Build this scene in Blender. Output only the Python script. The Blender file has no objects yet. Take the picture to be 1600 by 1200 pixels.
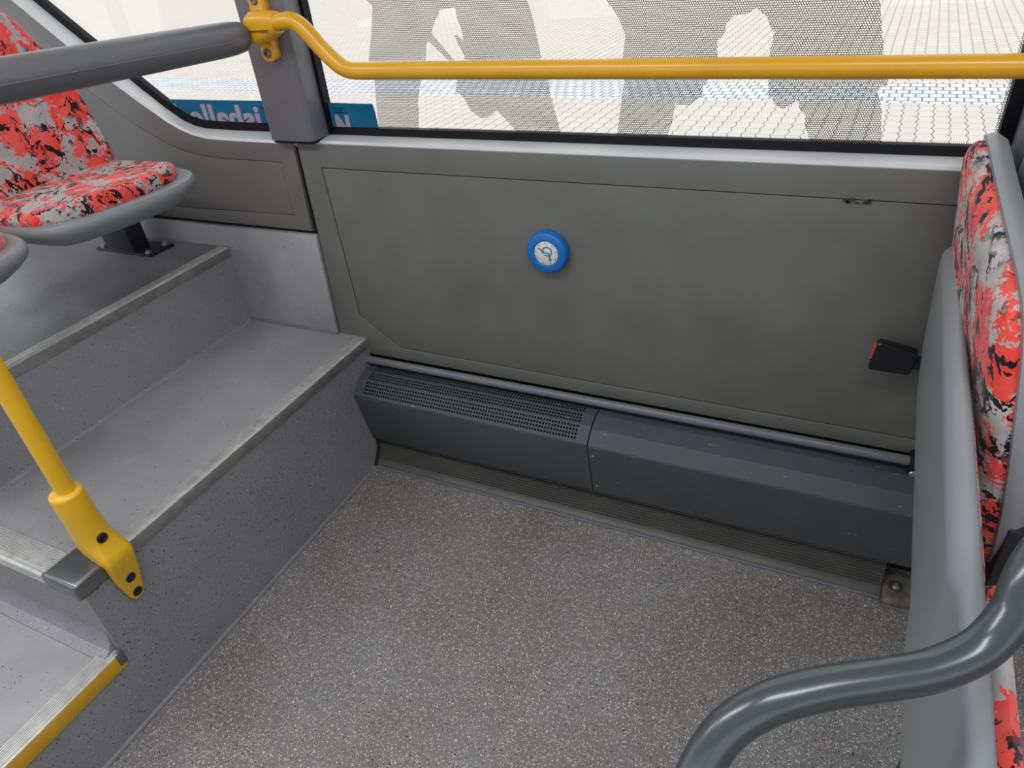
import bpy, bmesh, math, random
from mathutils import Vector, Matrix
random.seed(4)
S = bpy.context.scene
COL = S.collection

# ------------------------------------------------------------------ camera
CX, CY, CZ = 1.24835786, -1.42742052, 1.45
yaw, pitch, roll = -0.49300017, 0.59192388, -0.10527018
FPX = 1083.06
ca, sa, cb, sb, cg, sg = (math.cos(yaw), math.sin(yaw), math.cos(pitch), math.sin(pitch), math.cos(roll), math.sin(roll))
fwd = Vector((sa*cb, ca*cb, -sb)); rgt = Vector((ca, -sa, 0)); upv = rgt.cross(fwd)
r = cg*rgt + sg*upv; u = -sg*rgt + cg*upv
cam = bpy.data.cameras.new('camera'); co = bpy.data.objects.new('camera', cam); COL.objects.link(co)
cam.sensor_width = 36; cam.sensor_fit = 'HORIZONTAL'; cam.lens = 36*FPX/1600; cam.clip_start = .02; cam.clip_end = 200
mw = Matrix((( r.x, u.x, -fwd.x, CX), (r.y, u.y, -fwd.y, CY), (r.z, u.z, -fwd.z, CZ), (0, 0, 0, 1)))
co.matrix_world = mw
S.camera = co

# ------------------------------------------------------------------ sky, exposure
W = bpy.data.worlds.new('overcast_sky'); S.world = W; W.use_nodes = True
bg = W.node_tree.nodes['Background']
bg.inputs[0].default_value = (.93, .965, 1.0, 1); bg.inputs[1].default_value = 1.5
vs = S.view_settings
vs.view_transform = 'Standard'; vs.look = 'None'; vs.gamma = 1; vs.exposure = 0.0; vs.use_curve_mapping = False
FILL_W = 12

# ------------------------------------------------------------------ helpers
def tag(o, label=None, cat=None, group=None, kind=None):
    if label: o['label'] = label
    if cat: o['category'] = cat
    if group: o['group'] = group
    if kind: o['kind'] = kind
    return o
def link(name, me, mat, parent=None):
    o = bpy.data.objects.new(name, me); COL.objects.link(o)
    if mat and not me.materials: me.materials.append(mat)
    if parent: o.parent = parent
    return o
def empty(name, loc, label, cat, group=None, kind=None):
    o = bpy.data.objects.new(name, None); COL.objects.link(o); o.location = loc
    o.empty_display_size = .05
    tag(o, label, cat, group, kind)
    return o
def fin(name, bm, mat, parent=None, smooth=True, bevel=0, seg=2, local=True, angle=35):
    """bm is in world coordinates; parent is an unrotated empty"""
    bmesh.ops.recalc_face_normals(bm, faces=bm.faces)
    if bevel:
        es = [e for e in bm.edges if len(e.link_faces) == 2 and e.calc_face_angle(0) > .5]
        bmesh.ops.bevel(bm, geom=es, offset=bevel, segments=seg, profile=.5, affect='EDGES', clamp_overlap=True)
    if parent is not None and local:
        off = parent.location.copy()
        p = parent.parent
        while p: off += p.location; p = p.parent
        bmesh.ops.translate(bm, vec=-off, verts=bm.verts)
    me = bpy.data.meshes.new(name); bm.to_mesh(me); bm.free()
    if smooth:
        for f in me.polygons: f.use_smooth = True
        me.set_sharp_from_angle(angle=math.radians(angle))
    return link(name, me, mat, parent)
def box(bm, x0, x1, y0, y1, z0, z1):
    v = [bm.verts.new(p) for p in ((x0,y0,z0),(x1,y0,z0),(x1,y1,z0),(x0,y1,z0),(x0,y0,z1),(x1,y0,z1),(x1,y1,z1),(x0,y1,z1))]
    for f in ((0,3,2,1),(4,5,6,7),(0,1,5,4),(1,2,6,5),(2,3,7,6),(3,0,4,7)): bm.faces.new([v[i] for i in f])
def Box(name, mat, parent, *d, bevel=0, seg=2):
    bm = bmesh.new(); box(bm, *d); return fin(name, bm, mat, parent, bevel=bevel, seg=seg)
def loft(bm, rings, closed=True, cap=True):
    R = [[bm.verts.new(p) for p in ring] for ring in rings]
    n = len(R[0])
    for a, b in zip(R, R[1:]):
        for i in range(n if closed else n-1):
            j = (i+1) % n
            bm.faces.new((a[i], a[j], b[j], b[i]))
    if cap:
        bm.faces.new(list(reversed(R[0]))); bm.faces.new(R[-1])
    return R
def smoothpath(pts, n=8):
    P = [Vector(p) for p in pts]; out = []
    Q = [P[0]*2-P[1]] + P + [P[-1]*2-P[-2]]
    for i in range(1, len(Q)-2):
        a, b, c, d = Q[i-1:i+3]
        for k in range(n):
            t = k/n
            out.append(.5*((2*b)+(c-a)*t+(2*a-5*b+4*c-d)*t*t+(3*b-a-3*c+d)*t**3))
    out.append(P[-1]); return out
def tube(bm, pts, rad, n=24, cap=True):
    P = [Vector(p) for p in pts]
    rads = rad if isinstance(rad, (list, tuple)) else [rad]*len(P)
    t0 = (P[1]-P[0]).normalized()
    nrm = t0.orthogonal().normalized(); rings = []
    for i, p in enumerate(P):
        t = ((P[min(i+1, len(P)-1)]-P[i]).normalized() + (P[i]-P[max(i-1, 0)]).normalized()).normalized()
        nrm = (nrm - t*nrm.dot(t)).normalized(); b = t.cross(nrm)
        rings.append([p + (nrm*math.cos(2*math.pi*k/n) + b*math.sin(2*math.pi*k/n))*rads[i] for k in range(n)])
    loft(bm, rings, cap=cap)
def Tube(name, mat, parent, pts, rad, n=24):
    bm = bmesh.new(); tube(bm, pts, rad, n); return fin(name, bm, mat, parent)
def lathe(bm, c, axis, prof, n=40):
    """prof: (radius, distance along axis)"""
    c = Vector(c); ax = Vector(axis).normalized(); a = ax.orthogonal().normalized(); b = ax.cross(a)
    rings = [[c + ax*h + (a*math.cos(2*math.pi*k/n)+b*math.sin(2*math.pi*k/n))*max(rr, 1e-4) for k in range(n)] for rr, h in prof]
    loft(bm, rings)
def plate(name, mat, parent, loops, frame, depth, bevel=0, local=True):
    """filled 2-D outline with holes; frame = (origin, A, B, N); thickness goes along N from 0 to depth"""
    cu = bpy.data.curves.new('tmp', 'CURVE'); cu.dimensions = '2D'; cu.fill_mode = 'BOTH'
    cu.extrude = max(depth/2-bevel, 1e-5); cu.bevel_depth = bevel; cu.bevel_resolution = 2; cu.offset = -bevel
    for L in loops:
        s = cu.splines.new('POLY'); s.points.add(len(L)-1); s.use_cyclic_u = True
        for k, p in enumerate(L): s.points[k].co = (p[0], p[1], 0, 1)
    t = bpy.data.objects.new('tmp', cu); COL.objects.link(t)
    dg = bpy.context.evaluated_depsgraph_get(); dg.update()
    me = bpy.data.meshes.new_from_object(t.evaluated_get(dg))
    bpy.data.objects.remove(t); bpy.data.curves.remove(cu)
    O, A, B, N = [Vector(q) for q in frame]
    bm = bmesh.new(); bm.from_mesh(me); bpy.data.meshes.remove(me)
    for v in bm.verts:
        c = v.co.copy(); v.co = O + A*c.x + B*c.y + N*(c.z + depth/2)
    bmesh.ops.remove_doubles(bm, verts=bm.verts, dist=1e-5)
    return fin(name, bm, mat, parent, local=local)
XZ = lambda y: ((0, y, 0), (1, 0, 0), (0, 0, 1), (0, -1, 0))      # outline in x,z ; thickness towards the cabin
def text_outline(body, size, bold=0.0):
    cu = bpy.data.curves.new('t', 'FONT'); cu.body = body; cu.size = size; cu.offset = bold; cu.extrude = .0004
    cu.resolution_u = 4
    t = bpy.data.objects.new('t', cu); COL.objects.link(t)
    dg = bpy.context.evaluated_depsgraph_get(); dg.update()
    me = bpy.data.meshes.new_from_object(t.evaluated_get(dg))
    bpy.data.objects.remove(t); bpy.data.curves.remove(cu)
    return me
def rrect(w, h, rad, n=6, ex=None):
    out = []
    for cx_, cy_, a0 in ((w/2-rad, h/2-rad, 0), (-w/2+rad, h/2-rad, 90), (-w/2+rad, -h/2+rad, 180), (w/2-rad, -h/2+rad, 270)):
        for k in range(n+1):
            a = math.radians(a0+90*k/n); out.append((cx_+rad*math.cos(a), cy_+rad*math.sin(a)))
    return out
def resample(poly, n):
    P = [Vector((p[0], p[1])) for p in poly]; P.append(P[0])
    d = [0]
    for a, b in zip(P, P[1:]): d.append(d[-1]+(b-a).length)
    out = []; j = 0
    for k in range(n):
        s = d[-1]*k/n
        while d[j+1] < s: j += 1
        t = (s-d[j])/max(d[j+1]-d[j], 1e-9); out.append(P[j].lerp(P[j+1], t))
    return out
def roundpoly(poly, it=3):
    P = [Vector((p[0], p[1])) for p in poly]
    for _ in range(it):
        Q = []
        for a, b in zip(P, P[1:]+P[:1]): Q += [a.lerp(b, .25), a.lerp(b, .75)]
        P = Q
    return P
def inset(poly, d):
    n = len(poly); out = []
    area = sum(poly[i].x*poly[(i+1) % n].y-poly[(i+1) % n].x*poly[i].y for i in range(n))
    s = 1 if area > 0 else -1
    for i in range(n):
        t = (poly[(i+1) % n]-poly[i-1]).normalized()
        out.append(poly[i] + Vector((-t.y, t.x))*d*s)
    return out
def cushion(name, mat, parent, poly, fn, layers, n=72, core=14, smooth=True):
    """layers: (inset distance, height); after the last the surface closes towards the centroid. fn(a,b,h)->world"""
    P = resample(poly, n); bm = bmesh.new(); rings = []
    for d, h in [l[:2] for l in layers]:
        rings.append([fn(p.x, p.y, h) for p in (inset(P, d) if d else P)])
    last = inset(P, layers[-1][0]); c = sum(last, Vector((0, 0)))/n; hl = layers[-1][1]; dome = layers[-1][2] if len(layers[-1]) > 2 else 0
    for k in range(1, core):
        s = 1-k/core
        rings.append([fn(*(c+(p-c)*s), hl+dome*(1-s*s)) for p in last])
    R = loft(bm, rings, cap=False)
    bm.faces.new(list(reversed(R[0])))
    cv = bm.verts.new(fn(c.x, c.y, hl+dome))
    for i in range(n): bm.faces.new((R[-1][i], R[-1][(i+1) % n], cv))
    return fin(name, bm, mat, parent, angle=50)

# ------------------------------------------------------------------ materials
def nm(name):
    m = bpy.data.materials.new(name); m.use_nodes = True
    nt = m.node_tree; b = nt.nodes['Principled BSDF']
    return m, nt, b
class G:
    """tiny node-graph helper"""
    def __init__(s, nt): s.nt = nt; s.N = nt.nodes; s.L = nt.links
    def put(s, sock, v):
        if hasattr(v, 'is_output') or isinstance(v, bpy.types.NodeSocket): s.L.new(v, sock)
        else: sock.default_value = v
    def m(s, op, a, b=0.0, c=None, clamp=False):
        n = s.N.new('ShaderNodeMath'); n.operation = op; n.use_clamp = clamp
        s.put(n.inputs[0], a); s.put(n.inputs[1], b)
        if c is not None: s.put(n.inputs[2], c)
        return n.outputs[0]
    def coord(s, kind='Object'): return s.N.new('ShaderNodeTexCoord').outputs[kind]
    def mapping(s, v, scale=(1, 1, 1), rot=(0, 0, 0), loc=(0, 0, 0)):
        n = s.N.new('ShaderNodeMapping'); s.L.new(v, n.inputs[0])
        n.inputs['Scale'].default_value = scale; n.inputs['Rotation'].default_value = rot; n.inputs['Location'].default_value = loc
        return n.outputs[0]
    def noise(s, v, scale, detail=2, rough=.5, dist=0, out=0):
        n = s.N.new('ShaderNodeTexNoise'); s.L.new(v, n.inputs['Vector'])
        n.inputs['Scale'].default_value = scale; n.inputs['Detail'].default_value = detail; n.inputs['Roughness'].default_value = rough
        n.inputs['Distortion'].default_value = dist
        return n.outputs[out]
    def voro(s, v, scale, out='Distance', feature='F1'):
        n = s.N.new('ShaderNodeTexVoronoi'); n.feature = feature; s.L.new(v, n.inputs['Vector']); n.inputs['Scale'].default_value = scale
        return n.outputs[out]
    def mix(s, f, a, b):
        n = s.N.new('ShaderNodeMix'); n.data_type = 'RGBA'
        s.put(n.inputs[0], f)
        for k, v in ((6, a), (7, b)):
            if isinstance(v, tuple): n.inputs[k].default_value = (*v[:3], 1)
            else: s.L.new(v, n.inputs[k])
        return n.outputs[2]
    def step(s, v, lo, hi):
        n = s.N.new('ShaderNodeMapRange'); n.clamp = True; s.put(n.inputs[0], v)
        n.inputs[1].default_value = lo; n.inputs[2].default_value = hi
        return n.outputs[0]
    def sep(s, v):
        n = s.N.new('ShaderNodeSeparateXYZ'); s.L.new(v, n.inputs[0]); return n.outputs
    def bump(s, h, strength, dist=.001):
        n = s.N.new('ShaderNodeBump'); s.put(n.inputs['Height'], h); n.inputs['Strength'].default_value = strength; n.inputs['Distance'].default_value = dist
        return n.outputs[0]
def plain(name, c, rough=.5, metal=0, grain=0, gscale=900, var=0, vscale=4, spec=.5, scratch=None, coat=0):
    m, nt, b = nm(name); g = G(nt); P = g.coord()
    col = c
    if var:
        f = g.noise(P, vscale, 5, .6)
        col = g.mix(g.step(f, .3, .7), tuple(x*(1-var) for x in c), tuple(x*(1+var) for x in c))
    if scratch:
        sc, thr, cc = scratch
        q = g.mapping(P, scale=(sc, sc*9, sc*9))
        f = g.step(g.noise(q, 1, 3, .7), thr, thr+.015)
        col = g.mix(f, col if not isinstance(col, tuple) else col, cc)
    if isinstance(col, tuple): b.inputs['Base Color'].default_value = (*col, 1)
    else: nt.links.new(col, b.inputs['Base Color'])
    b.inputs['Roughness'].default_value = rough; b.inputs['Metallic'].default_value = metal
    b.inputs['Specular IOR Level'].default_value = spec
    if coat: b.inputs['Coat Weight'].default_value = coat; b.inputs['Coat Roughness'].default_value = .2
    if grain: nt.links.new(g.bump(g.noise(P, gscale, 2), grain), b.inputs['Normal'])
    return m
def vinyl(name, base, light, dark, scale, lthr, dthr, rough, stain=None, ls=1.0):
    m, nt, b = nm(name); g = G(nt); P = g.coord()
    f = g.noise(P, 3, 5, .6)
    col = g.mix(g.step(f, .3, .7), tuple(x*.88 for x in base), tuple(x*1.1 for x in base))
    if stain:
        col = g.mix(g.m('MULTIPLY', g.step(g.noise(P, 2.3, 6, .65), .46, .68), stain[1]), col, stain[0])
    q = g.mapping(P, scale=(1, 1, 1))
    wob = g.noise(P, 160, 2, out=1)
    n = nt.nodes.new('ShaderNodeVectorMath'); n.operation = 'MULTIPLY_ADD'
    nt.links.new(wob, n.inputs[0]); n.inputs[1].default_value = (.006, .006, .006); nt.links.new(P, n.inputs[2])
    v = nt.nodes.new('ShaderNodeTexVoronoi'); nt.links.new(n.outputs[0], v.inputs['Vector']); v.inputs['Scale'].default_value = scale
    rnd = g.sep(v.outputs['Color'])
    size = g.m('LESS_THAN', v.outputs['Distance'], g.m('MULTIPLY', rnd[1], .62))
    fl = g.m('MULTIPLY', size, g.m('GREATER_THAN', rnd[0], lthr))
    col = g.mix(g.m('MULTIPLY', fl, g.m('MULTIPLY_ADD', rnd[2], .6, .4)), col, light)
    v2 = nt.nodes.new('ShaderNodeTexVoronoi'); nt.links.new(g.mapping(n.outputs[0], loc=(3.3, 1.7, 5.1)), v2.inputs['Vector']); v2.inputs['Scale'].default_value = scale*.9
    r2 = g.sep(v2.outputs['Color'])
    fd = g.m('MULTIPLY', g.m('LESS_THAN', v2.outputs['Distance'], g.m('MULTIPLY', r2[1], .55)), g.m('GREATER_THAN', r2[0], dthr))
    col = g.mix(fd, col, dark)
    nt.links.new(col, b.inputs['Base Color'])
    b.inputs['Roughness'].default_value = rough
    nt.links.new(g.bump(g.noise(P, 500, 2), .15), b.inputs['Normal'])
    return m
M = {}
M['floor'] = vinyl('speckled_floor_vinyl', (.205, .198, .200), (.76, .73, .66), (.02, .02, .025), 360, .46, .82, .36, stain=((.155, .135, .115), .6))
M['upper'] = vinyl('upper_step_vinyl', (.20, .195, .21), (.42, .42, .42), (.02, .02, .02), 330, .95, .95, .40)
M['podium'] = vinyl('dark_step_vinyl', (.275, .268, .290), (.52, .52, .52), (.02, .02, .02), 330, .90, .93, .42)
M['tread'] = vinyl('worn_tread_vinyl', (.345, .338, .355), (.46, .46, .46), (.04, .04, .04), 300, .975, .98, .38, stain=((.165, .155, .145), .5))
M['panel'] = plain('olive_grey_lining', (.138, .142, .130), .42, var=.13, vscale=5, grain=.06, gscale=500)
M['lining'] = plain('brown_grey_lining', (.140, .134, .128), .45, var=.1, vscale=4, grain=.06, gscale=500)
M['ledge'] = plain('pale_ledge', (.56, .58, .59), .27, var=.06)
M['pillar'] = plain('pillar_grey', (.145, .145, .162), .4, var=.03)
M['black'] = plain('black_rubber', (.006, .006, .009), .5, spec=.15)
M['darkgap'] = plain('dark_gap', (.012, .011, .010), .9)
M['heater'] = plain('painted_dark_metal', (.066, .076, .086), .5, var=.15, spec=.35, scratch=(16, .70, (.38, .38, .38)))
M['ribs'] = plain('ribbed_rubber', (.085, .083, .079), .45, var=.2, vscale=9)
M['tube'] = plain('grey_blue_tube', (.14, .155, .175), .3, var=.1, vscale=12)
M['alu'] = plain('worn_aluminium', (.58, .58, .56), .30, .3, var=.2, vscale=30)
M['aludark'] = plain('scuffed_aluminium', (.27, .27, .255), .45, .4, var=.25, vscale=25)
M['cast'] = plain('cast_corner_metal', (.22, .225, .23), .3, .8, var=.1, vscale=30)
M['yellow'] = plain('yellow_paint', (.66, .33, .006), .32, var=.07, vscale=8, coat=.3, grain=.03, gscale=200)
M['yband'] = plain('yellow_band', (.74, .40, .02), .5, var=.1, vscale=20)
M['ywear'] = plain('yellow_worn', (.80, .45, .014), .38, var=.08, vscale=12, coat=.25, grain=.05, gscale=150, scratch=(25, .74, (.10, .06, .02)))
M['greybar'] = plain('padded_grey_bar', (.115, .115, .127), .33, var=.05, vscale=10, grain=.1, gscale=700)
M['railgrey'] = plain('glossy_grey_rail', (.046, .057, .064), .25, var=.06, vscale=9, coat=.25)
M['shell'] = plain('grey_seat_shell', (.225, .24, .255), .45, grain=.35, gscale=420, var=.04)
M['shellmatte'] = plain('matte_seat_underside', (.185, .20, .21), .55, grain=.15, gscale=420, var=.03)
M['legblack'] = plain('black_leg_metal', (.028, .028, .034), .4, .3, var=.2, vscale=20)
M['bolt'] = plain('bolt_steel', (.45, .45, .44), .35, .9)
M['boltblack'] = plain('black_bolt', (.012, .013, .018), .4, .2)
M['blue'] = plain('blue_plastic', (.002, .15, .50), .42)
M['white'] = plain('white_disc', (.70, .68, .66), .4)
M['symbol'] = plain('symbol_blue', (.02, .22, .36), .5)
M['mark'] = plain('dark_mark', (.045, .038, .035), .5)
M['buckle'] = plain('black_buckle', (.010, .010, .013), .35)
M['redbtn'] = plain('red_button', (.55, .07, .04), .4)
M['rust'] = plain('rusty_steel', (.20, .17, .14), .55, .5, var=.5, vscale=40)
M['seam'] = plain('seam_strip', (.22, .218, .225), .5, var=.1, vscale=20)
M['ceil'] = plain('ceiling_white', (.7, .7, .68), .6)
M['wallother'] = plain('cabin_lining', (.35, .36, .36), .5)
# seat fabric
def fabric(seed, r1, r2, redscale=(1, 1, 1), redrot=(0, 0, 0)):
    m, nt, b = nm('patterned_plush'); g = G(nt)
    P = g.mapping(g.coord(), loc=(seed*1.7, seed*.6, -seed))
    warp = g.noise(P, 11, 3, .6, out=1)
    n = nt.nodes.new('ShaderNodeVectorMath'); n.operation = 'MULTIPLY_ADD'
    nt.links.new(warp, n.inputs[0]); n.inputs[1].default_value = (.06, .06, .06); nt.links.new(P, n.inputs[2]); Q = n.outputs[0]
    grey = g.mix(g.step(g.noise(Q, 30, 3), .4, .6), (.36, .34, .34), (.45, .43, .42))
    RQ = g.mapping(g.mapping(Q, rot=redrot), scale=redscale)
    redf = g.noise(RQ, 15, 8, .66)
    fine = g.noise(P, 210, 2, .6)
    f = g.step(g.m('ADD', redf, g.m('MULTIPLY', g.m('SUBTRACT', fine, .5), .20)), .480, .495)
    red = g.mix(g.step(g.noise(Q, 24, 3), .35, .62), (.72, .045, .03), (.74, .10, .085))
    col = g.mix(f, grey, red)
    def strokes(rot, scale, loc, lo, ms, mlo):
        K = g.mapping(g.mapping(Q, rot=rot), scale=scale, loc=loc)
        k = g.m('ADD', g.noise(K, 1, 3, .65), g.m('MULTIPLY', g.m('SUBTRACT', fine, .5), .10))
        return g.m('MULTIPLY', g.step(k, lo, lo+.012), g.step(g.noise(P, ms, 2), mlo, mlo+.08))
    k1 = strokes(*r1); k2 = strokes(*r2)
    col = g.mix(g.m('MAXIMUM', k1, k2), col, (.010, .009, .016))
    nt.links.new(col, b.inputs['Base Color']); b.inputs['Roughness'].default_value = .95
    b.inputs['Sheen Weight'].default_value = .2; b.inputs['Sheen Roughness'].default_value = .5
    b.inputs['Specular IOR Level'].default_value = .1
    nt.links.new(g.bump(g.noise(P, 900, 2), .5), b.inputs['Normal'])
    return m
R_ = math.radians
M['fab'] = fabric(1.0, ((R_(40), R_(-25), R_(35)), (60, 14, 60), (7, 3, 1), .565, 9, .40),
                  ((R_(-35), R_(20), R_(-40)), (62, 15, 62), (2, 9, 4), .575, 8, .42))
M['fab2'] = fabric(2.3, ((R_(-28), 0, 0), (50, 11, 75), (7, 3, 1), .545, 9, .38),
                   ((R_(25), 0, R_(10)), (50, 13, 60), (2, 9, 4), .575, 8, .42), (1, .6, 1.5), (R_(-25), 0, 0))
# glass
def glass():
    m, nt, b = nm('window_glass'); nt.nodes.remove(b); g = G(nt)
    t = nt.nodes.new('ShaderNodeBsdfTransparent'); t.inputs[0].default_value = (.985, .985, .98, 1)
    gl = nt.nodes.new('ShaderNodeBsdfGlossy'); gl.inputs['Roughness'].default_value = .02
    lw = nt.nodes.new('ShaderNodeLayerWeight'); lw.inputs[0].default_value = .5
    fr = g.N.new('ShaderNodeMath'); fr.operation = 'MULTIPLY_ADD'
    nt.links.new(g.m('POWER', lw.outputs['Facing'], 5.0), fr.inputs[0]); fr.inputs[1].default_value = .9; fr.inputs[2].default_value = .025
    mx = nt.nodes.new('ShaderNodeMixShader')
    nt.links.new(fr.outputs[0], mx.inputs[0]); nt.links.new(t.outputs[0], mx.inputs[1]); nt.links.new(gl.outputs[0], mx.inputs[2])
    nt.links.new(mx.outputs[0], nt.nodes['Material Output'].inputs[0]); return m
M['glass'] = glass()
def perforated(name, pitch, rad):
    """black film with a hexagonal field of punched holes (holes are truly open)"""
    m, nt, b = nm(name); g = G(nt); P = g.sep(g.coord())
    b.inputs['Base Color'].default_value = (.018, .018, .02, 1); b.inputs['Roughness'].default_value = .6
    px, pz = pitch, pitch*math.sqrt(3)
    def d(ox, oz):
        fx = g.m('MULTIPLY', g.m('SUBTRACT', g.m('FRACT', g.m('ADD', g.m('DIVIDE', P[0], px), ox+50)), .5), px)
        fz = g.m('MULTIPLY', g.m('SUBTRACT', g.m('FRACT', g.m('ADD', g.m('DIVIDE', P[2], pz), oz+50)), .5), pz)
        return g.m('SQRT', g.m('ADD', g.m('MULTIPLY', fx, fx), g.m('MULTIPLY', fz, fz)))
    dd = g.m('MINIMUM', d(0, 0), d(.5, .5))
    nt.links.new(g.m('GREATER_THAN', dd, rad), b.inputs['Alpha'])
    return m
M['film'] = perforated('perforated_black_film', .0044, .00172)
M['frit'] = perforated('dotted_glass_edge', .0034, .0013)
def sticker(name, c):
    m, nt, b = nm(name); nt.nodes.remove(b)
    d = nt.nodes.new('ShaderNodeBsdfDiffuse'); d.inputs[0].default_value = (*c, 1)
    t = nt.nodes.new('ShaderNodeBsdfTranslucent'); t.inputs[0].default_value = (*c, 1)
    mx = nt.nodes.new('ShaderNodeMixShader'); mx.inputs[0].default_value = .5
    nt.links.new(d.outputs[0], mx.inputs[1]); nt.links.new(t.outputs[0], mx.inputs[2])
    nt.links.new(mx.outputs[0], nt.nodes['Material Output'].inputs[0]); return m
M['bluefilm'] = sticker('blue_translucent_film', (.035, .22, .38))
M['letter'] = sticker('pale_letter_film', (.62, .55, .62))
M['smallprint'] = sticker('dark_letter_film', (.01, .03, .06))
# street paving
def paving():
    m, nt, b = nm('street_paving'); g = G(nt)
    P = g.mapping(g.coord(), rot=(0, 0, math.radians(2.0)))
    o = g.sep(P); X, Y = o[0], o[1]
    PX, PY = .123, .19
    tri = lambda v, p: g.m('SUBTRACT', g.m('MULTIPLY', g.m('ABSOLUTE', g.m('SUBTRACT', g.m('FRACT', g.m('DIVIDE', v, p)), .5)), 4), 1)   # -1..1
    Xs = g.m('ADD', X, g.m('MULTIPLY', tri(Y, PY), .011))
    fx = g.m('ABSOLUTE', g.m('SUBTRACT', g.m('FRACT', g.m('DIVIDE', Xs, PX)), .5))
    seam = g.step(fx, .445, .475)
    Ys = g.m('ADD', Y, g.m('MULTIPLY', tri(X, PX), .012))
    fy = g.m('ABSOLUTE', g.m('SUBTRACT', g.m('FRACT', g.m('DIVIDE', Ys, PY)), .5))
    seam2 = g.m('MULTIPLY', g.step(fy, .44, .48), .38)
    sm = g.m('MAXIMUM', seam, seam2)
    cell = nt.nodes.new('ShaderNodeTexWhiteNoise'); cell.noise_dimensions = '2D'
    cv = nt.nodes.new('ShaderNodeCombineXYZ'); nt.links.new(g.m('FLOOR', g.m('DIVIDE', Xs, PX)), cv.inputs[0]); nt.links.new(g.m('FLOOR', g.m('DIVIDE', Ys, PY)), cv.inputs[1])
    nt.links.new(cv.outputs[0], cell.inputs['Vector'])
    colr = g.mix(cell.outputs['Value'], (.66, .61, .54), (.72, .67, .595))
    colr = g.mix(g.m('MULTIPLY', g.noise(P, 3, 4), .5), colr, (.64, .58, .51))
    pav = g.mix(g.m('MULTIPLY', sm, .92), colr, (.19, .175, .15))
    # band of pale setts
    br = nt.nodes.new('ShaderNodeTexBrick'); nt.links.new(P, br.inputs['Vector'])
    br.offset = .5; br.inputs['Scale'].default_value = 1
    br.inputs['Brick Width'].default_value = .115; br.inputs['Row Height'].default_value = .15; br.inputs['Mortar Size'].default_value = .011
    br.inputs['Mortar Smooth'].default_value = .3
    br.inputs['Color1'].default_value = (.78, .80, .83, 1); br.inputs['Color2'].default_value = (.62, .64, .67, 1); br.inputs['Mortar'].default_value = (.25, .25, .22, 1)
    band = g.m('MULTIPLY', g.m('GREATER_THAN', Y, 6.36), g.m('LESS_THAN', Y, 7.26))
    nt.links.new(g.mix(band, pav, br.outputs['Color']), b.inputs['Base Color'])
    b.inputs['Roughness'].default_value = .8
    return m
M['paving'] = paving()

# ------------------------------------------------------------------ setting: street
bm = bmesh.new(); box(bm, -60, 30, .25, 45, -.43, -.33)
tag(fin('ground', bm, M['paving'], smooth=False), kind='structure')

# ------------------------------------------------------------------ setting: bus cabin shell
Bx = Box
tag(Bx('floor', M['floor'], None, 0, 4.0, -2.45, .02, -.06, 0), kind='structure')
tag(Bx('ceiling', M['ceil'], None, -4, 4.6, -2.5, .12, 2.25, 2.31), kind='structure')
o = Bx('wall_front', M['wallother'], None, -4, 4.6, -2.5, -2.45, -.06, .95); tag(o, kind='structure')
bm = bmesh.new(); box(bm, -4, 4.6, -2.5, -2.45, 2.0, 2.25)
for x in (-3.9, -2.2, -.5, 1.2, 2.9, 4.5): box(bm, x-.06, x+.06, -2.5, -2.45, .95, 2.0)
fin('window_pillar_frame', bm, M['wallother'], o)
tag(Bx('wall_right', M['wallother'], None, 4.0, 4.06, -2.45, .1, 0, 1.0), kind='structure')
# wall_back: big lining panel with a grooved field
wb = bpy.data.objects.new('wall_back', None); COL.objects.link(wb); tag(wb, kind='structure')
Bx('wall_core', M['darkgap'], wb, -.093, 1.67, .012, .045, -.05, 1.0)
outer = [(-.081, 1.008), (1.62, 1.008), (1.62, .385), (.0, .385), (-.016, .40), (-.046, .46), (-.080, .76)]
outer = [(-.079, 1.008), (1.75, 1.008), (1.75, .376), (-.006, .376), (-.020, .386), (-.098, .430), (-.084, .76)]
field = [(-.018, .947), (1.60, .947), (1.60, .414), (.117, .414), (-.006, .509)]
def off(poly, d): return [(p.x, p.y) for p in inset([Vector(p) for p in poly], d)]
def groove(poly, d):     # proper mitred offset
    n = len(poly); out = []
    P = [Vector(p) for p in poly]
    area = sum(P[i].x*P[(i+1) % n].y-P[(i+1) % n].x*P[i].y for i in range(n)); s = 1 if area > 0 else -1
    for i in range(n):
        a = (P[i]-P[i-1]).normalized(); b = (P[(i+1) % n]-P[i]).normalized()
        na = Vector((-a.y, a.x))*s; nb = Vector((-b.y, b.x))*s
        k = (na+nb).normalized(); out.append(tuple(P[i]+k*d/max(k.dot(na), .3)))
    return out
plate('lining_border', M['panel'], wb, [outer, field], XZ(.012), .012, bevel=.0012)
plate('lining_field', M['panel'], wb, [groove(field, .0022)], XZ(.012), .0105, bevel=.0012)
# ledge under the right window
bm = bmesh.new()
prof = [(0.002, 1.004), (-.001, 1.010), (.004, 1.0155), (.048, 1.021), (.060, 1.020), (.060, .995), (.012, .995)]
loft(bm, [[(x, y, z) for y, z in prof] for x in (-.155, 1.75)])
fin('window_ledge', bm, M['ledge'], wb)
# chip in the groove
bm = bmesh.new()
for k in range(9):
    x = 1.236+random.uniform(0, .05); z = .944+random.uniform(-.006, .003)
    box(bm, x, x+random.uniform(.004, .012), -.0012, .001, z, z+random.uniform(.002, .006))
tag(fin('chipped_spot', bm, M['mark'], wb), 'dark chipped spot in the groove')

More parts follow.
